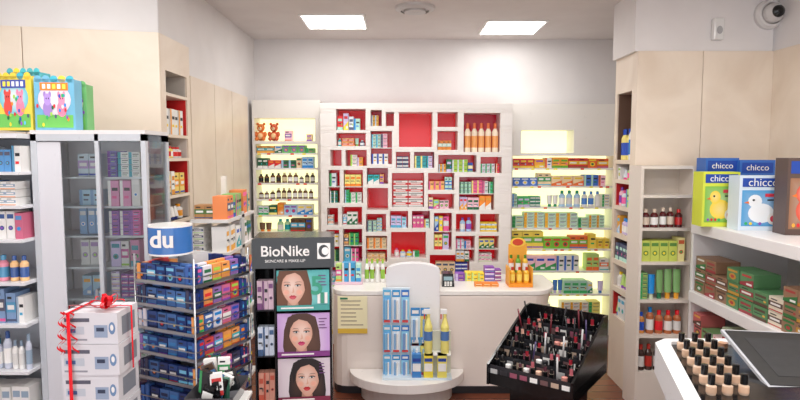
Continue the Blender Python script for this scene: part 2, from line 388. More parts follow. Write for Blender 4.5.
def blister(b,x0,x1,y,z0,z1,c,a):
    b.box(x0,x1,y,y+.004,z0,z1,c);w=x1-x0;h=z1-z0
    b.quad(x0,x1,z1-h*.22,z1,y-.001,a);b.quad(x0+w*.1,x1-w*.1,z0,z0+h*.08,y-.001,C(230,80,80))
    b.box(x0+w*.24,x0+w*.44,y-.022,y-.001,z0+h*.12,z0+h*.7,mixc(a,WH,.2));b.box(x0+w*.56,x0+w*.76,y-.022,y-.001,z0+h*.12,z0+h*.7,WH)
    b.quad(x0+w*.15,x1-w*.15,z1-h*.16,z1-h*.07,y-.002,WH)
b=B(glo);ys=4.25
xa,xb=X(382,ys),X(410,ys);xc,xd=X(410,ys),X(453,ys)
b.box(xa,xd,ys,ys+.14,ZP+.001,ZP+.02,C(210,225,235))
b.box(xa,xb,ys+.1,ys+.12,ZP+.02,Z(291,ys),C(220,235,245));b.box(xc+.005,xd,ys+.1,ys+.12,ZP+.02,Z(335,ys),C(225,225,205))
for (v0,v1) in [(292,326),(328,356),(358,383)]:
    for i in range(3):
        w=(xb-xa)/3;blister(b,xa+i*w+.005,xa+(i+1)*w-.005,ys+.07,Z(v1,ys)+.006,Z(v0,ys),[C(110,180,232),C(232,241,248),C(150,210,238)][i%3],[C(50,120,205),C(100,185,230),C(40,150,215)][(v0+i)%3])
for i,u in enumerate([411,421]):
    for k in range(2):
        blister(b,X(u,ys),X(u+9.5,ys),ys+.06,Z(360-k*30,ys)-.14,Z(337-k*30,ys)-.02,[C(215,235,245),C(240,228,120)][i],[C(90,170,220),C(60,140,205)][k])
for i,u in enumerate([412,424,438]):
    z=ZP+.02;xx=X(u+5,ys);c=[C(60,130,200),C(235,215,70),C(238,226,110)][i]
    b.box(xx-.035,xx+.035,ys-.0,ys+.05,z,z+.18,c);b.quad(xx-.03,xx+.03,z+.05,z+.11,ys-.002,WH);b.quad(xx-.03,xx+.03,z+.125,z+.15,ys-.002,C(40,70,160))
for u in (429,446):
    xx=X(u,ys);b.lathe(xx,ys+.04,[(.03,ZP+.2),(.032,ZP+.24),(.032,ZP+.3),(.033,ZP+.3),(.033,ZP+.37),(.032,ZP+.37),(.032,ZP+.4),(.012,ZP+.47),(.014,ZP+.5)],WH,12,[C(240,228,130)]*3+[C(90,130,190)]*2+[C(240,228,130)]*3)
    b.box(xx-.035,xx+.014,ys+.03,ys+.052,ZP+.5,ZP+.535,C(240,240,240));b.box(xx-.034,xx-.026,ys+.035,ys+.047,ZP+.46,ZP+.5,C(220,60,60))
b.box(X(425,ys),X(452,ys),ys,ys+.09,ZP+.19,ZP+.2,WH)
b.build('oral_care_display')

# items on the counter
b=B();y=4.72
b.box(X(334,y),X(362,y),y,y+.14,ZC+.001,ZC+.02,C(240,205,220));fill(b,X(335,y),X(361,y),y+.02,ZC+.02,(.12,.2),(.04,.06),.08,acc=[C(225,90,150),C(70,160,210)],kind='box')
b.build('leaflet_box_display')
b=B();fill(b,X(364,4.8),X(386,4.8),4.8,ZC+.001,(.12,.2),(.04,.05),.05,kind='bottle',base=[WH,C(60,140,200),C(120,190,110)]);b.build('skincare_bottles')
b=B(glo);xx=X(448,4.7);b.prism([(xx-.05,4.64),(xx+.05,4.64),(xx+.05,4.8),(xx-.05,4.8)],[(xx-.045,4.68),(xx+.045,4.68),(xx+.045,4.8),(xx-.045,4.8)],ZC+.001,ZC+.1,DK)
b.box(xx-.035,xx+.035,4.655,4.668,ZC+.05,ZC+.08,C(150,180,190))
for i in range(3):
    for j in range(3): b.box(xx-.03+i*.022,xx-.014+i*.022,4.638,4.648,ZC+.008+j*.013,ZC+.017+j*.013,WH)
b.build('card_payment_terminal')
b=B();fill(b,X(456,4.85),X(505,4.85),4.85,ZC+.001,(.06,.13),(.05,.09),.09,kind='stack');fill(b,X(476,4.62),X(500,4.62),4.62,ZC+.001,(.03,.05),(.06,.08),.08,kind='box');b.build('prescription_packs')
b=B();xa,xb=X(510,4.62),X(534,4.62);y=4.62
b.box(xa,xb,y,y+.16,ZC+.001,ZC+.03,C(240,150,40));b.box(xa,xa+.006,y,y+.16,ZC+.03,ZC+.16,C(245,180,60));b.box(xb-.006,xb,y,y+.16,ZC+.03,ZC+.16,C(245,180,60))
b.box(xa+.02,xb-.02,y+.15,y+.16,ZC+.03,Z(247,y),C(240,170,60));b.disc((xa+xb)/2,Z(245,y),(xb-xa)/2-.03,.04,y+.149,C(250,205,80),16)
b.disc((xa+xb)/2,Z(245,y),.045,.028,y+.146,C(210,70,40),16)
for i in range(3): bottle(b,xa+.035+i*.058,y+.05,ZC+.03,.022,.13,C(245,190,60),C(200,60,40),C(250,225,110))
for i in range(3): bottle(b,xa+.035+i*.058,y+.11,ZC+.1,.022,.15,[C(235,130,50),C(120,180,70),C(245,200,80)][i],C(90,140,50),WH)
b.box(xa+.008,xb-.008,y+.085,y+.14,ZC+.03,ZC+.1,C(235,160,50));b.build('candy_counter_display')

# ---------------------------------------------------------------- cosmetic poster stand
Y0=2.9;M=Matrix.Translation((X(292,Y0),Y0,0))@Matrix.Rotation(math.radians(6),4,'Z')
b=B(sat);b.M=M
zt=Z(237,Y0);hw=.195
b.mi=glo
b.box(-hw,hw,.0,.3,0,.08,BK);b.box(-hw,hw,.28,.3,.08,zt-.16,BK);b.box(-hw,-hw+.008,.0,.28,.08,zt-.17,DK);b.box(hw-.008,hw,.0,.28,.08,zt-.16,BK)
b.box(-hw+.1,-hw+.108,.0,.28,.08,zt-.16,BK)
b.box(-hw+.01,hw+.015,-.02,.2,zt-.155,zt,BK);b.box(-hw-.005,-hw+.009,-.01,.28,zt-.17,zt-.01,BK)
b.mi=sat
def face(b,cx,cz,s,hair,skin,lips,y,side,xlo,xhi,zlo,zhi,style):
    def cl(pts): return [(min(xhi,max(xlo,p[0])),p[1],min(zhi,max(zlo,p[2]))) for p in pts]
    def pl(pts,col,c2=None,cen=None):
        pts=cl(pts)
        if c2: b.fan(pts,cl([cen])[0],col,c2)
        else: b.poly(pts,col)
    sh=mixc(skin,C(150,80,65),.35);dk=mixc(skin,C(110,55,45),.6);hl=mixc(skin,WH,.45);rim=mixc(skin,C(170,95,75),.4)
    d=.0006;hh=mixc(hair,C(170,120,90),.3)
    def ell(x,z,rx,rz,n=20): return [(cx+s*(x+rx*math.cos(2*math.pi*i/n)),0,cz+s*(z+rz*math.sin(2*math.pi*i/n))) for i in range(n)]
    def at(pts,yy): return [(p[0],yy,p[2]) for p in pts]
    if style=='down':
        hp=[(-.55,-1),(-.62,-.4),(-.58,.15),(-.45,.6),(-.15,.85),(.2,.85),(.48,.6),(.6,.1),(.64,-.4),(.6,-1)]
        pl([(cx+s*x,y,cz+s*z) for x,z in hp],hh,hair,(cx,y,cz+.5*s))
    else:
        pl(at(ell(0,.3,.5,.5),y),hh,hair,(cx-.1*s,y,cz+.6*s))
        if style=='bun': pl(at(ell(.15,.85,.22,.18,14),y),hh,hair,(cx+.1*s,y,cz+.9*s))
    pl([(cx+s*x,y-d,cz+s*z) for x,z in [(-.75,-1.1),(-.6,-.85),(-.2,-.72),(-.16,-.35),(.16,-.35),(.2,-.72),(.6,-.85),(.75,-1.1)]],sh,dk,(cx+.05*s,y-d,cz-.85*s))
    hp=[]
    for i in range(36):
        a=2*math.pi*i/36;x=.39*math.cos(a);z=.6*math.sin(a)
        if z<0: x*=1-.5*(abs(z)/.6)**1.7
        hp.append((cx+s*(x+side*.02),y-2*d,cz+s*z))
    pl(hp,hl,rim,(cx-side*.05*s,y-2*d,cz+.05*s))
    pl([(cx+s*x*side,y-3*d,cz+s*z) for x,z in [(-.44,-.15),(-.37,.25),(-.2,.45),(.08,.53),(.25,.42),(.36,.22),(.42,-.15),(.52,.4),(.3,.7),(0,.78),(-.3,.7),(-.52,.4)]],hair)
    for e in(-1,1):
        pl(at(ell(e*.22,-.14,.11,.1,14),y-3*d),mixc(skin,C(230,110,110),.35),mixc(skin,rim,.3),(cx+e*.22*s,y-3*d,cz-.14*s))
        pl(at(ell(e*.165,.11,.105,.06,14),y-4*d),dk,sh,(cx+e*.165*s,y-4*d,cz+.11*s))
        pl(at([(cx+s*(e*.165+q[0]),0,cz+s*(.085+q[1])) for q in [(-.09,0),(-.04,.028),(.03,.03),(.09,.005),(.03,-.022),(-.04,-.024)]],y-5*d),WH)
        pl(at(ell(e*.165,.087,.034,.032,10),y-6*d),C(60,85,90));pl(at(ell(e*.165,.087,.016,.016,8),y-6.5*d),BK)
        pl(at([(cx+s*(e*.165+q[0]*e),0,cz+s*(.085+q[1])) for q in [(-.1,0),(-.03,.048),(.05,.046),(.13,.035),(.09,.004),(.03,.028),(-.04,.026)]],y-7*d),C(25,18,20))
        pl(at([(cx+s*(e*.17+q[0]*e),0,cz+s*(.195+q[1])) for q in [(-.11,-.012),(-.04,.022),(.07,.03),(.15,-.005),(.06,.016),(-.04,.008)]],y-5*d),mixc(hair,C(90,60,45),.4))
    pl([(cx+s*x,y-4*d,cz+s*z) for x,z in [(.015,.06),(.04,-.06),(.055,-.13),(.03,-.155),(-.02,-.16),(-.05,-.14),(-.01,-.13)]],mixc(skin,sh,.7))
    pl([(cx+s*x,y-5*d,cz+s*z) for x,z in [(-.13,-.29),(-.04,-.235),(0,-.25),(.04,-.235),(.13,-.29),(.0,-.3)]],mixc(lips,C(60,10,20),.25))
    pl([(cx+s*x,y-5*d,cz+s*z) for x,z in [(-.13,-.29),(0,-.3),(.13,-.29),(.07,-.365),(0,-.385),(-.07,-.365)]],mixc(lips,WH,.15),lips,(cx,y-5*d,cz-.335*s))
posters=[(270,311),(313,357),(358,402),(403,447)]
bgs=[(C(150,222,218),C(80,178,178)),(C(242,228,242),C(195,155,212)),(C(248,242,244),C(212,198,208)),(C(240,220,205),C(200,170,150))]
hairs=[C(105,66,44),C(78,50,40),C(28,18,20),C(90,50,30)]
for i,(v0,v1) in enumerate(posters):
    z1_,z0_=Z(v0,Y0),Z(v1,Y0)+.006;xa,xb=-hw+.115,hw-.012;y=-.012
    b.box(xa,xb,y,y+.008,z0_,z1_,bgs[i][1])
    b.fan([(xa,y-.0005,z0_),(xb,y-.0005,z0_),(xb,y-.0005,z1_),(xa,y-.0005,z1_)],((xa+xb)/2,y-.0005,(z0_+z1_)/2),*bgs[i])
    cx=xa+[.08,.12,.145,.13][i];face(b,cx,z0_+.115,.15,hairs[i],C(238,190,165),[C(205,60,80),C(205,35,100),C(200,15,35),C(200,70,70)][i],y-.0012,[1,-1,1,-1][i],xa,xb,z0_,z1_,['down','down','down','up'][i])
    b.quad(xa,xb,z0_,z0_+.028,y-.0065,[C(70,160,155),C(130,55,130),C(125,35,65),C(150,90,60)][i])
    b.quad(xa+.02,xb-.08,z0_+.01,z0_+.018,y-.007,WH)
    for k in range(4): b.quad(xb-.055,xb-.012-R.random()*.02,z1_-.03-k*.016,z1_-.025-k*.016,y-.0075,C(110,60,120))
    if i==0: 
        for k in range(3): b.box(xb-.06+k*.018,xb-.046+k*.018,y-.008,y,z0_+.035,z0_+.09,[WH,C(60,150,120),WH][k])
    b.mi=glo;b.box(-hw+.01,-hw+.098,.0,.27,z0_-.004,z0_+.002,DK)
    b.mi=sat
    cc=[C(215,185,200),C(200,210,225),C(225,160,140),C(205,165,195)][i]
    for q in range(3): pack(b,-hw+.014+q*.028,-hw+.04+q*.028,.01,.06,z0_+.003,z0_+.15,vary(cc),[C(120,70,120),C(70,100,140),C(200,90,70),DK][i],q)
stand=b.build('cosmetic_poster_stand')
text('BioNike','header_lettering',stand,M@Matrix.Translation((-.035,-.022,zt-.07)),.074,WH,bold=.001)
text('SKINCARE & MAKE-UP','header_subline',stand,M@Matrix.Translation((-.035,-.022,zt-.118)),.02,WH)
text('5','poster_numeral',stand,M@Matrix.Translation((.12,-.0195,Z(288,Y0)+.01)),.13,C(60,160,130),bold=.003)
b=B(glo);b.M=M;b.box(.125,.19,-.024,-.0205,zt-.11,zt-.03,WH);b.disc(.157,zt-.07,.026,.032,-.0245,BK,18);b.disc(.165,zt-.07,.018,.02,-.025,WH,18);b.build('header_emblem',stand)

# ---------------------------------------------------------------- make-up tester stand
def makeup():
    b=B(glo);M=Matrix.Translation((X(551,3.1),3.1,0))@Matrix.Rotation(math.radians(-36),4,'Z');b.M=M
    zt=Z(325,3.1);zf=Z(374,2.9);n=6;w=.235
    b.box(-w+.08,w-.08,-.15,.2,0,zf-.1,BK);b.box(-w,w,-.26,.27,zf-.1,zf-.04,BK)
    for i in range(n):
        y0=-.25+i*.084;z=zf-.04+(zt-.05-zf)*i/(n-1)
        b.box(-w+.012,w-.012,y0,y0+.084 if i<n-1 else .26,zf-.04,z+.02,DK)
        b.box(-w+.012,w-.012,y0-.004,y0,z-.02,z+.045,C(44,44,48))
        b.mi=sat
        for q in range(8):
            xx=-w+.035+q*.056
            b.quad(xx-.02,xx+.02,z-.012,z+.025,y0-.005,pick([WH,WH,C(180,180,180),C(150,80,100),C(110,80,80),C(190,165,145),DK]))
        b.mi=glo
        for k in range(13):
            xx=-w+.03+k*.034;kind=R.random()
            if kind<.6:
                h=R.uniform(.06,.1)
                b.lathe(xx,y0+.04,[(.012,z+.02),(.012,z+.02+h*.5),(.009,z+.02+h*.5),(.009,z+.02+h*.85),(.0001,z+.02+h)],BK,8,[BK,C(170,160,145),pick([C(160,35,50),C(190,100,110),BK,BK,C(220,170,150),C(90,50,60)]),BK])
            elif kind<.82:
                a=Vector((xx,y0+.03,z+.02));b.tube([a,a+Vector((R.uniform(-.03,.03),-.01,.13))],.005,pick([BK,DK,C(110,40,50),C(70,60,100),C(200,200,200)]))
            else:
                b.lathe(xx,y0+.04,[(.016,z+.02),(.016,z+.05),(.0001,z+.052)],pick([C(220,150,140),C(235,190,165),BK,DK,WH]),10)
    for sx in(-w,w-.012):
        pts=[(-.27,zf-.1),(.27,zf-.1),(.27,zt+.03),(.22,zt+.03),(-.27,zf+.01)]
        q=[(sx,p[0],p[1]) for p in pts]+[(sx+.012,p[0],p[1]) for p in pts];m=5
        b.add(q,[tuple(reversed(range(m))),tuple(range(m,2*m))]+[(i,(i+1)%m,m+(i+1)%m,m+i) for i in range(m)],BK)
    b.box(-w,w,.27,.28,zf-.1,zt+.03,BK)
    return b.build('makeup_tester_stand')
makeup()

# ---------------------------------------------------------------- foundation tester island
def island():
    b=B(lam);zt=Z(340,2.3);W=C(236,236,238)
    xl0=X(652,2.3,340);xl1=.78
    Ya,Yb=1.4,2.32
    bot=[(xl1,Ya),(2.0,Ya),(2.0,Yb),(xl0+.06,Yb),(xl0-.0,Yb-.05)]
    inn=[(xl1+.06,Ya+.04),(1.94,Ya+.04),(1.94,Yb-.04),(xl0+.07,Yb-.04),(xl0+.05,Yb-.08)]
    b.prism(bot,bot,zt-.12,zt-.02,W)
    n=5
    for i in range(n):
        j=(i+1)%n;q=[bot[i],bot[j],inn[j],inn[i]];b.prism(q,q,zt-.02,zt,W)
    base=[(x*.9+.12,y*.85+.28) for x,y in bot];b.prism(base,base,0,zt-.12,C(210,208,208))
    b.mi=glo;b.prism(inn,inn,zt-.02,zt-.012,BK)
    for r in range(6):
        yy=2.22-r*.085
        xb=xl0+.08-(2.22-yy)*.26
        for c in range(3):
            xx=xb+c*.052
            b.lathe(xx,yy,[(.014,zt-.012),(.016,zt-.005),(.016,zt+.016),(.009,zt+.021),(.011,zt+.021),(.011,zt+.054),(.0001,zt+.055)],WH,14,[C(225,195,170),vary(C(226,188,158)),C(225,195,170),BK,BK,BK])
    for c in range(9):
        xx=xl0+.26+c*.07;b.lathe(xx,2.25,[(.018,zt-.012),(.018,zt+.006),(.0001,zt+.007)],pick([C(225,180,150),C(200,150,120),DK,WH]),12)
    T=Matrix.Translation((xl0+.385,2.02,zt+.03))@Matrix.Rotation(math.radians(14),4,'X')@Matrix.Rotation(math.radians(-5),4,'Z');b.M=T
    b.mi=lam;b.box(-.18,.2,-.19,.17,-.012,.0,C(190,192,198));b.mi=sat;b.box(-.17,.19,-.18,.16,0,.003,BK);b.box(-.12,.14,-.13,.11,.003,.004,C(30,32,36))
    b.mi=met;b.box(-.05,.09,-.05,.1,-.04,-.012,C(120,120,125))
    b.M=Matrix()
    return b.build('foundation_tester_counter')
island()

# ---------------------------------------------------------------- right wall shelving
XE=2.07
b=B(lam);SW=C(238,236,236)
zs=[Z(222,4.1),Z(290,4.1),Z(345,4.1),.32]
for i,z in enumerate(zs): b.box(XE,2.8,2.3,4.1,z-(.075 if i<2 else .04),z,SW)
b.box(XE+.02,2.8,4.1,4.13,0,Z(232,4.1)+.0,SW);b.box(2.77,2.8,2.3,4.1,0,Z(232,4.1),C(225,222,218));b.box(XE+.02,2.8,2.27,2.3,0,zs[0]-.08,SW)
b.box(XE+.05,2.8,2.3,4.1,0,.1,DK)
b.build('wall_shelving_unit',None,.004)
Mr=Matrix.Translation((XE,4.1,0))@Matrix.Rotation(math.radians(-90),4,'Z')
b=B();b.M=Mr
greens=[C(120,165,110),C(195,210,180),C(230,220,200),C(90,140,95),C(235,205,205),C(225,220,150),C(150,115,90),C(210,110,110)]
for z,hm in((zs[1],.34),(zs[2],.28),(zs[3],.2)):
    x=.02
    while x<1.66:
        w=R.uniform(.1,.14);hh=.085;c=vary(pick(greens),.08);a=vary(pick([C(50,120,65),C(165,60,70),C(200,150,60),C(90,65,55)]));a2=vary(pick([WH,C(230,180,80),C(180,60,60)]))
        for q in range(R.choice([3,3,2]) if hm>.25 else 2):
            pack(b,x,x+w,.03+R.uniform(0,.01),.2,z+.001+q*hh,z+(q+1)*hh-.003,c,a,R.choice([2,3,4,0]),a2)
        x+=w+.006
b.build('herbal_tea_boxes')
z=zs[0]
def toybox(b,x0,x1,y0,y1,z0,z1,c1,c2,c3):
    b.box(x0,x1,y0,y1,z0,z1,c1);w=x1-x0;h=z1-z0;y=y0-.001
    b.fan([(x0+w*.06,y,z0+h*.08),(x1-w*.06,y,z0+h*.08),(x1-w*.06,y,z0+h*.74),(x0+w*.06,y,z0+h*.74)],(x0+w*.5,y,z0+h*.4),mixc(c2,WH,.4),c2)
    b.gdisc(x0+w*.48,z0+h*.32,w*.28,h*.18,y-.001,mixc(c3,WH,.3),c3,18)
    b.gdisc(x0+w*.34,z0+h*.54,w*.15,h*.12,y-.0015,mixc(c3,WH,.3),c3,14);b.disc(x0+w*.31,z0+h*.56,w*.03,h*.02,y-.002,BK,8)
    b.poly([(x0+w*.2,y-.002,z0+h*.54),(x0+w*.1,y-.002,z0+h*.51),(x0+w*.22,y-.002,z0+h*.49)],C(235,120,40))
    b.disc(x0+w*.74,z0+h*.22,w*.13,h*.11,y-.002,WH,12);b.disc(x0+w*.74,z0+h*.22,w*.07,h*.06,y-.003,C(220,70,90),12)
    for k in range(4): b.disc(x0+w*(.16+.1*k),z0+h*.13,w*.035,h*.028,y-.003,pick(ACC),8)
    b.quad(x0+w*.55,x1-w*.1,z0+h*.62,z0+h*.68,y-.002,C(220,60,80));b.quad(x0+w*.6,x1-w*.1,z0+h*.55,z0+h*.575,y-.002,DK)
    b.quad(x0+w*.06,x1-w*.06,z1-h*.2,z1-h*.04,y-.001,C(25,70,165))
toy=empty('baby_toy_boxes')
def tb(u0,u1,v0,yy,c1,c2,c3,nm,rot=-8,txt='chicco'):
    x0,x1=X(u0,yy),X(u1,yy);zt=z+(Z(v0,yy)-z)
    M=Matrix.Translation(((x0+x1)/2,yy,0))@Matrix.Rotation(math.radians(rot),4,'Z');q=B();q.M=M;w=(x1-x0)/2
    toybox(q,-w,w,0,.14,z+.001,zt,c1,c2,c3)
    q.build(nm,toy);text(txt,nm+'_label',toy,M@Matrix.Translation((0,-.004,zt-(zt-z)*.12)),w*.5,WH)
tb(702,738,172,3.82,C(215,225,70),C(130,190,70),C(250,215,60),'duck_bath_toy_box',-2)
tb(739,784,176,3.62,C(215,228,240),C(80,160,215),C(240,244,248),'bottle_set_box',-4)
tb(787,832,158,3.4,C(90,72,66),C(150,105,75),C(220,80,55),'plush_toy_box',-6,'baby')
tb(704,736,158,4.02,C(50,105,190),C(220,230,240),C(100,160,210),'rattle_box',-3)
tb(738,772,160,3.97,C(50,105,190),C(240,220,225),C(250,190,90),'teether_box',-3)

b=B(lam);x0,x1=X(640,4.2),X(694,4.2);zt=Z(166,4.2)
sv=[195,228,262,300,335,372]
hl=[];pv=169
for v in sv: hl.append((x0+.02,x1-.02,Z(v,4.2),Z(pv,4.2)));pv=v+3
lattice(b,x0,x1,0,zt,hl,4.2,.225,C(228,218,208),[C(214,202,190)],lam)
b.build('narrow_shelving_unit')
b=B()
spec=[None,('bottle',[C(90,35,35),C(60,40,36)],[C(210,50,50),C(225,205,185)]),('box',[C(205,215,100),C(240,228,160)],[C(100,150,70),C(210,100,60)]),('mix',[C(130,175,110),C(215,228,200)],None),('bottle',[C(210,140,70),C(185,110,70)],None),('bottle',[C(70,50,45)],[C(200,60,50)])]
for h,sp in zip(hl,spec):
    if sp is None: continue
    hh=h[3]-h[2];fill(b,h[0]+.01,h[1]-.01,4.22,h[2],(hh*.6,hh*.88),(.05,.065),.1,sp[1],sp[2],sp[0])
b.build('syrup_bottles')

# ---------------------------------------------------------------- left glass cabinet
ya,yb=3.0,3.3
xa,xb=X(34,ya),X(148,ya);zt=Z(134,ya)
b=B(lam);AL=C(196,200,206)
for (p,q) in((xa,xa+.03),(xb-.025,xb),((xa+.33),(xa+.35))):
    b.box(p,q,ya,ya+.03,0,zt,AL)
for p in(xa,xb-.03): b.box(p,p+.03,yb-.03,yb,0,zt,AL)
for z in(.1,zt-.035): b.box(xa,xb,ya,ya+.03,z,z+.035,AL);b.box(xa,xb,yb-.03,yb,z,z+.035,AL)
b.mi=lam;b.box(xa,xb,ya,yb,zt,zt+.02,C(225,222,222));b.box(xa,xb,ya+.02,yb,0,.1,CR);b.box(xa+.03,xb-.03,yb-.01,yb,.135,zt,C(232,230,235))
b.box(xa+.03,xa+.15,ya+.005,ya+.012,.14,zt-.04,C(218,218,224))
b.mi=met;b.box(xa+.315,xa+.325,ya-.02,ya-.008,1.0,1.2,C(180,180,185));b.box(xa+.315,xa+.325,ya-.01,ya+.012,1.0,1.01,C(180,180,185));b.box(xa+.315,xa+.325,ya-.01,ya+.012,1.19,1.2,C(180,180,185))
b.mi=gla;b.quad(xa+.15,xb-.03,.14,zt-.035,ya+.012,WH);b.add([(xb-.01,ya+.03,.14),(xb-.01,yb-.03,.14),(xb-.01,yb-.03,zt-.035),(xb-.01,ya+.03,zt-.035)],[(0,1,2,3)],WH)
sh=[Z(v,3.2) for v in(176,204,232,262,292,325,360,400,450)]
b.mi=lam
for z in sh: b.box(xa+.03,xb-.03,ya+.05,yb-.012,z-.01,z,C(225,230,233))
b.build('glass_display_cabinet')
b=B()
for i,z in enumerate(sh):
    fill(b,xa+.17,xa+.31,ya+.12,z,(.08,.14),(.035,.06),.1,base=[C(205,220,230),WH,C(170,205,225)],acc=[C(130,170,210),C(180,150,200)],kind='box')
    fill(b,xa+.36,xb-.05,ya+.06,z,(.12,.16),(.035,.06),.12,base=[C(150,90,180),C(215,200,235),C(110,100,180),WH,C(225,150,190)] if i<5 else [WH,C(190,210,230)],acc=[C(110,50,150),C(50,160,180),C(220,100,170),WH],kind='stack' if i%2==0 else 'box',rep=(1,3))
b.build('haircare_boxes')
z=zt+.021
toy2=empty('toy_gift_boxes')
def tb2(u0,u1,v0,yy,c1,c2,c3,nm,rot):
    x0,x1=X(u0,yy,110),X(u1,yy,110);zz=Z(v0,yy)
    M=Matrix.Translation(((x0+x1)/2,yy,0))@Matrix.Rotation(math.radians(rot),4,'Z');q=B();q.M=M;w=(x1-x0)/2;h=zz-z
    q.box(-w,w,0,.09,z,zz,c1);y=-.001
    q.quad(-w*.9,w*.9,z+h*.05,z+h*.3,y,C(110,190,90));q.gdisc(0,z+h*.6,w*.82,h*.3,y,WH,c2,20)
    q.quad(-w*.7,w*.7,z+h*.78,z+h*.93,y-.0015,pick([C(220,50,60),C(240,130,40),C(60,80,170)]))
    for k in range(5): q.quad(-w*.58+k*w*.25,-w*.58+k*w*.25+w*.16,z+h*.81,z+h*.9,y-.002,pick([WH,C(250,225,80)]))
    for ox,cc in((-w*.35,c3),(w*.35,vary(C(240,130,160)))):
        q.disc(ox,z+h*.42,w*.24,h*.16,y-.001,cc,14);q.disc(ox,z+h*.6,w*.17,h*.12,y-.0015,vary(cc,.3),14)
        q.disc(ox-w*.13,z+h*.7,w*.07,h*.06,y-.001,cc,10);q.disc(ox+w*.13,z+h*.7,w*.07,h*.06,y-.001,cc,10)
        q.disc(ox-w*.05,z+h*.62,w*.025,h*.02,y-.002,BK,8);q.disc(ox+w*.06,z+h*.62,w*.025,h*.02,y-.002,BK,8)
    for k in range(16): q.disc(R.uniform(-w*.85,w*.85),z+h*R.uniform(.1,.7),w*.06,h*.04,y-.003,pick(ACC+[WH]),8)
    for k in range(5): q.disc(-w*.8+k*w*.4,zz,w*.2,h*.07,.0,pick([c1,C(70,180,200),C(250,210,70)]),12)
    q.build(nm,toy2)
tb2(36,74,79,3.04,C(110,175,205),C(225,205,215),C(160,130,200),'puzzle_gift_box',6)
tb2(50,86,84,3.16,C(110,180,110),C(245,240,200),C(240,150,70),'craft_gift_box',6)
tb2(-4,33,76,3.04,C(235,210,80),C(100,195,215),C(225,80,70),'dough_gift_box',-4)
tb2(8,42,72,3.16,C(80,170,185),C(250,240,190),C(120,190,90),'game_gift_box',-2)
# ---------------------------------------------------------------- far-left open shelving
ya2=2.9;x0,x1=-2.45,X(31,2.9)
b=B(lam);zt2=zt
hl=[];pv=138
for v in(172,206,240,283,325,372,430): hl.append((x0+.03,x1-.02,Z(v,2.9),Z(pv,2.9)));pv=v+3
x1=min(x1,xa-.002)
lattice(b,x0,x1,0,zt2,hl,ya2,.4,C(226,226,230),[C(215,217,223)],lam)
b.build('open_shelving_unit')
b=B()
for i,h in enumerate(hl):
    hh=h[3]-h[2];bb=[[C(90,150,205),WH,C(60,110,180)],[C(80,130,190),WH,C(190,205,220)],[C(90,145,200),WH],[WH,C(235,150,170),C(240,195,140)],[WH,C(225,220,225),C(130,160,200)],[WH,C(205,210,225)],[WH]][i]
    fill(b,h[0]+.01,h[1]-.03,ya2+.03,h[2],(hh*.6,hh*.92),(.03,.055),.12,base=bb,kind=['box','stack','box','bottle','box','bottle','box'][i],rep=(1,3),acc=[C(60,90,150),C(90,160,200),C(215,110,140),C(150,170,190),C(90,90,110)])
b.build('bodycare_products')

# ---------------------------------------------------------------- rotating blister-pack tower
def tower():
    cx,cy=X(192,2.8),2.8
    M=Matrix.Translation((cx,cy,0))@Matrix.Rotation(math.radians(-25),4,'Z')
    b=B(glo);s=.185;FR=C(210,212,216)
    b.M=M;b.box(-s,s,-s,s,.0,.06,DK)
    zt=Z(262,2.65)
    b.box(-.05,.05,-.05,.05,.06,zt+.02,FR)
    vs=[286,310,334,359,385,412,440,470]
    for face_ in range(4):
        b.M=M@Matrix.Rotation(math.radians(90*face_),4,'Z')
        for i,v in enumerate(vs):
            z=Z(v,2.6)
            if z<.1: continue
            b.mi=met;b.box(-s,s,-s-.005,-s,z,z+.012,C(180,182,188));b.box(-s,s,-s-.005,-s,z+.04,z+.045,C(180,182,188))
            b.mi=glo;b.box(-s,s,-s,-.06,z-.006,z,C(170,178,195))
            b.mi=sat
            for q in range(6):
                x=-s+.008+q*.0605
                if face_ in(0,2): c=pick([C(40,70,135),C(30,50,110),C(70,110,170)]);a=pick([C(130,200,230),C(60,130,190),C(30,40,80)])
                else: c=pick([C(60,100,170),C(215,110,150),C(240,160,90),C(150,110,180),C(220,80,80),C(230,225,235),C(60,60,90)]);a=pick(ACC+[WH])
                pack(b,x,x+.055,-s+.01,-s+.03,z,z+.085,c,a,R.choice([0,2,3]),pick(ACC+[WH]))
                if R.random()<.6: pack(b,x,x+.055,-s+.04,-s+.06,z,z+.095,c,a,2)
    b.M=M;b.mi=met
    for sx in(-s,s):
        for sy in(-s,s): b.tube([(sx,sy,.06),(sx,sy,zt+.03)],.005,C(190,192,196))
    b.mi=glo;zb=zt+.03;z2=Z(226,2.65);b.M=Matrix();hx=cx-.075;hy=cy-.08
    b.box(hx-.02,hx+.02,hy+.02,hy+.06,zt,zb,FR)
    BL=C(60,115,185)
    b.lathe(hx,hy,[(.0001,zb),(.1,zb),(.1,zb+.008),(.1,z2-.008),(.1,z2),(.0001,z2)],BL,28,[DK,WH,BL,WH,WH])
    o=b.build('rotating_blister_pack_rack')
    text('du','rack_header_lettering',o,Matrix.Translation((hx,hy-.102,(zb+z2)/2+.008)),.11,WH,bold=.003)
tower()

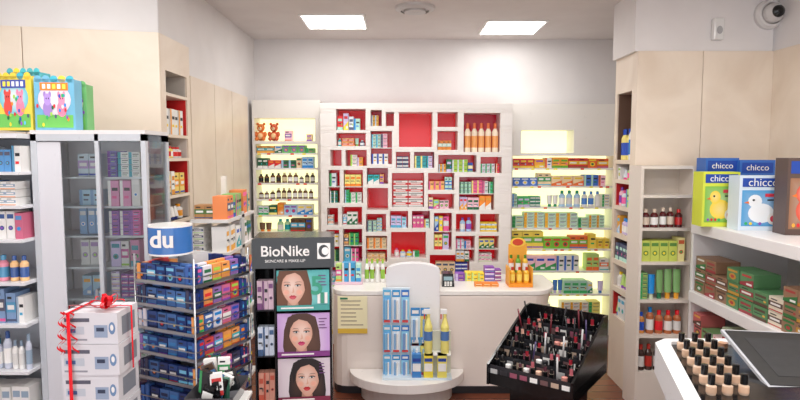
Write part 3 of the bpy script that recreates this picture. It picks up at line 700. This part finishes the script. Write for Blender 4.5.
# ---------------------------------------------------------------- tiered gondola behind it
ya3=3.5;xa,xb=X(190,ya3),X(246,3.9)
b=B(lam);b.box(xa,xb,ya3,4.15,0,.1,DK)
b.box(xa+.1,xb-.1,3.8,3.83,.1,Z(176,3.8),C(225,215,206))
gv=[218,250,285,320,355,395]
for v in gv:
    z=Z(v,3.6);b.box(xa,xb,ya3,4.12,z-.02,z,C(228,225,222))
z=Z(197,3.7);b.box(xa+.1,xb-.1,3.68,3.8,z-.01,z,C(228,225,222))
for x in(xa,xb-.015): b.box(x,x+.015,3.8,3.86,.1,Z(215,3.6),C(200,200,200))
b.build('product_gondola')
b=B();fill(b,xa+.11,xb-.11,3.69,z+.001,(.08,.12),(.04,.06),.09,base=[C(190,140,90),C(220,190,130)],acc=[C(90,60,40),C(230,190,90)])
z=Z(218,3.6)
fill(b,xa+.01,xb-.01,ya3+.04,z,(.08,.15),(.04,.07),.1,base=[C(180,130,80),C(215,185,130),C(150,110,70),WH],acc=[C(80,120,60),C(240,200,100)],kind='box',rep=(1,2))
b2=[None,[WH,C(245,238,238)],[C(240,130,90),C(220,80,100),WH],[C(80,110,190),C(225,110,160),WH],[C(220,170,100),WH,C(80,120,170)],[C(80,80,110),WH]]
for i in range(1,6):
    z=Z(gv[i],3.6);fill(b,xa+.005,xb-.12,ya3+.02,z,(.12,.17),(.05,.08),.18,base=b2[i],kind='box' if i!=1 else 'stack',rep=(1,2))
b.M=Matrix.Translation((xb,0,0))@Matrix.Rotation(math.radians(90),4,'Z')
for i in range(0,6):
    z=Z(gv[i],3.6);fill(b,3.52,4.1,.01,z,(.1,.16),(.04,.07),.09,base=b2[i] or [C(240,140,80),C(215,185,130),C(140,190,110)],kind='box',rep=(1,3))
b.M=Matrix();b.build('assorted_health_packs')

# ---------------------------------------------------------------- white appliance boxes w/ ribbon
yt=2.2;b=B(lam);x0,x1=X(60,yt,330),X(118,yt,330)
b.box(x0-.02,x1+.01,yt-.02,yt+.2,.64,.672,C(225,222,220))
for px in(x0-.01,x1-.035):
    for py in(yt-.01,yt+.155): b.box(px,px+.035,py,py+.035,0,.64,C(200,198,196))
b.build('display_table',None,.003)
b=B();z=.673;zt=Z(313,yt);n=5;h=(zt-z)/n;ztop=zt
for i in range(n):
    dx=R.uniform(-.006,.006);xx0=x0+dx;xx1=x1+dx-(0 if i%2 else .008);za=z+i*h;zb=za+h-.002;y0=yt+R.uniform(0,.008)
    b.box(xx0,xx1,y0,yt+.18,za,zb,C(218,216,221));y=y0-.001;w=xx1-xx0
    b.quad(xx0+w*.05,xx0+w*.5,za+h*.7,za+h*.82,y,C(90,90,105));b.quad(xx0+w*.05,xx0+w*.45,za+h*.1,za+h*.16,y,C(150,150,160))
    b.quad(xx1-w*.42,xx1-w*.18,za+h*.2,za+h*.6,y,C(150,165,190));b.quad(xx1-w*.38,xx1-w*.24,za+h*.4,za+h*.52,y-.001,C(50,60,85))
    b.disc(xx1-w*.1,za+h*.5,w*.06,h*.2,y,C(110,140,180),12);b.disc(xx1-w*.1,za+h*.52,w*.03,h*.1,y-.001,WH,10)
    b.quad(xx0+w*.05,xx0+w*.4,za+h*.3,za+h*.55,y,C(190,196,206));b.quad(xx0+w*.08,xx0+w*.25,za+h*.36,za+h*.48,y-.001,C(70,100,150))
    b.add([(xx1+.001,yt+.04,za+h*.2),(xx1+.001,yt+.15,za+h*.2),(xx1+.001,yt+.15,za+h*.8),(xx1+.001,yt+.04,za+h*.8)],[(0,1,2,3)],C(130,135,145))
boxes=b.build('appliance_gift_boxes')
b=B(glo);RR=C(225,25,38);bx=x0+.04
b.strip([(bx,yt-.012,z+h*2.0),(bx,yt-.012,ztop+.003),(bx,yt+.185,ztop+.003)],(.007,0,0),RR)
b.strip([(x0-.012,yt+.09,ztop-.1),(x0-.012,yt+.09,ztop+.006),(x1+.012,yt+.09,ztop+.006),(x1+.012,yt+.09,ztop-.25)],(0,.007,0),RR)
ox,oy=x1-.065,yt+.05
for k in range(12):
    a=k*math.pi/6+.2;el=[.25,.8,1.2][k%3];L_=[.034,.028,.02][k%3];pts=[]
    for i in range(13):
        t=i/12*2*math.pi;rr=L_*(1-math.cos(t));sd=.013*math.sin(t)
        hr=rr*math.cos(el)-sd*math.sin(el);vr=rr*math.sin(el)+sd*math.cos(el)
        pts.append((ox+math.cos(a)*hr,oy+math.sin(a)*hr,ztop+.016+vr))
    b.strip(pts,(-math.sin(a)*.007,math.cos(a)*.007,0),vary(RR,.25))
for (sx,sl) in((bx-.01,-1),(bx+.015,1),(bx-.02,-1)):
    pts=[]
    for i in range(40):
        t=i/39;pts.append((sx+sl*.015*t+.01*math.sin(t*22),yt-.018-.008*math.cos(t*22),ztop+.01-t*.17))
    b.strip(pts,(.002,0,.003),RR)
b.build('gift_ribbon',boxes)

# ---------------------------------------------------------------- small basket of packs
b=B(lam);x0,x1=X(190,2.3),X(238,2.3);z=Z(393,2.2)
b.box(x0,x1,2.18,2.42,0,z-.1,C(200,200,204));b.box(x0-.01,x1+.01,2.17,2.43,z-.1,z-.085,WH)
b.build('promo_pedestal',None,.003)
b=B(glo);zb=z-.084
bot=[(x0+.02,2.2),(x1-.02,2.2),(x1-.02,2.4),(x0+.02,2.4)];top=[(x0,2.18),(x1,2.18),(x1,2.42),(x0,2.42)]
for i in range(4):
    j=(i+1)%4;b.add([(bot[i][0],bot[i][1],zb),(bot[j][0],bot[j][1],zb),(top[j][0],top[j][1],zb+.07),(top[i][0],top[i][1],zb+.07)],[(0,1,2,3)],C(90,90,95))
b.prism(bot,bot,zb,zb+.01,C(120,120,125))
for i in range(18):
    cx=R.uniform(x0+.04,x1-.04);cy=R.uniform(2.22,2.38);zz=zb+.06+R.uniform(0,.08)
    b.M=Matrix.Translation((cx,cy,zz))@Matrix.Rotation(R.uniform(-.4,.4),4,'Y')@Matrix.Rotation(R.uniform(-.5,.5),4,'Z')
    pack(b,-.024,.024,-.01,.01,-.045,.045,pick([BK,DK,C(40,50,90),WH,C(90,70,60),C(60,110,90)]),pick([WH,C(200,60,60),C(60,150,90),C(90,140,190)]),R.randrange(5))
b.M=Matrix();b.build('basket_of_packs')

# ---------------------------------------------------------------- world, camera
w=bpy.data.worlds.new('World');bpy.context.scene.world=w;w.use_nodes=True
w.node_tree.nodes['Background'].inputs[0].default_value=(.93,.95,1,1);w.node_tree.nodes['Background'].inputs[1].default_value=2.8
cam=bpy.data.cameras.new('camera');cam.sensor_width=36;cam.lens=36*F/800;cam.clip_start=.05
co=bpy.data.objects.new('camera',cam);bpy.context.scene.collection.objects.link(co)
co.location=(0,0,H);co.rotation_euler=(math.pi/2-TH,0,0);bpy.context.scene.camera=co
bpy.context.scene.view_settings.view_transform='Standard'
bpy.context.scene.view_settings.exposure=0
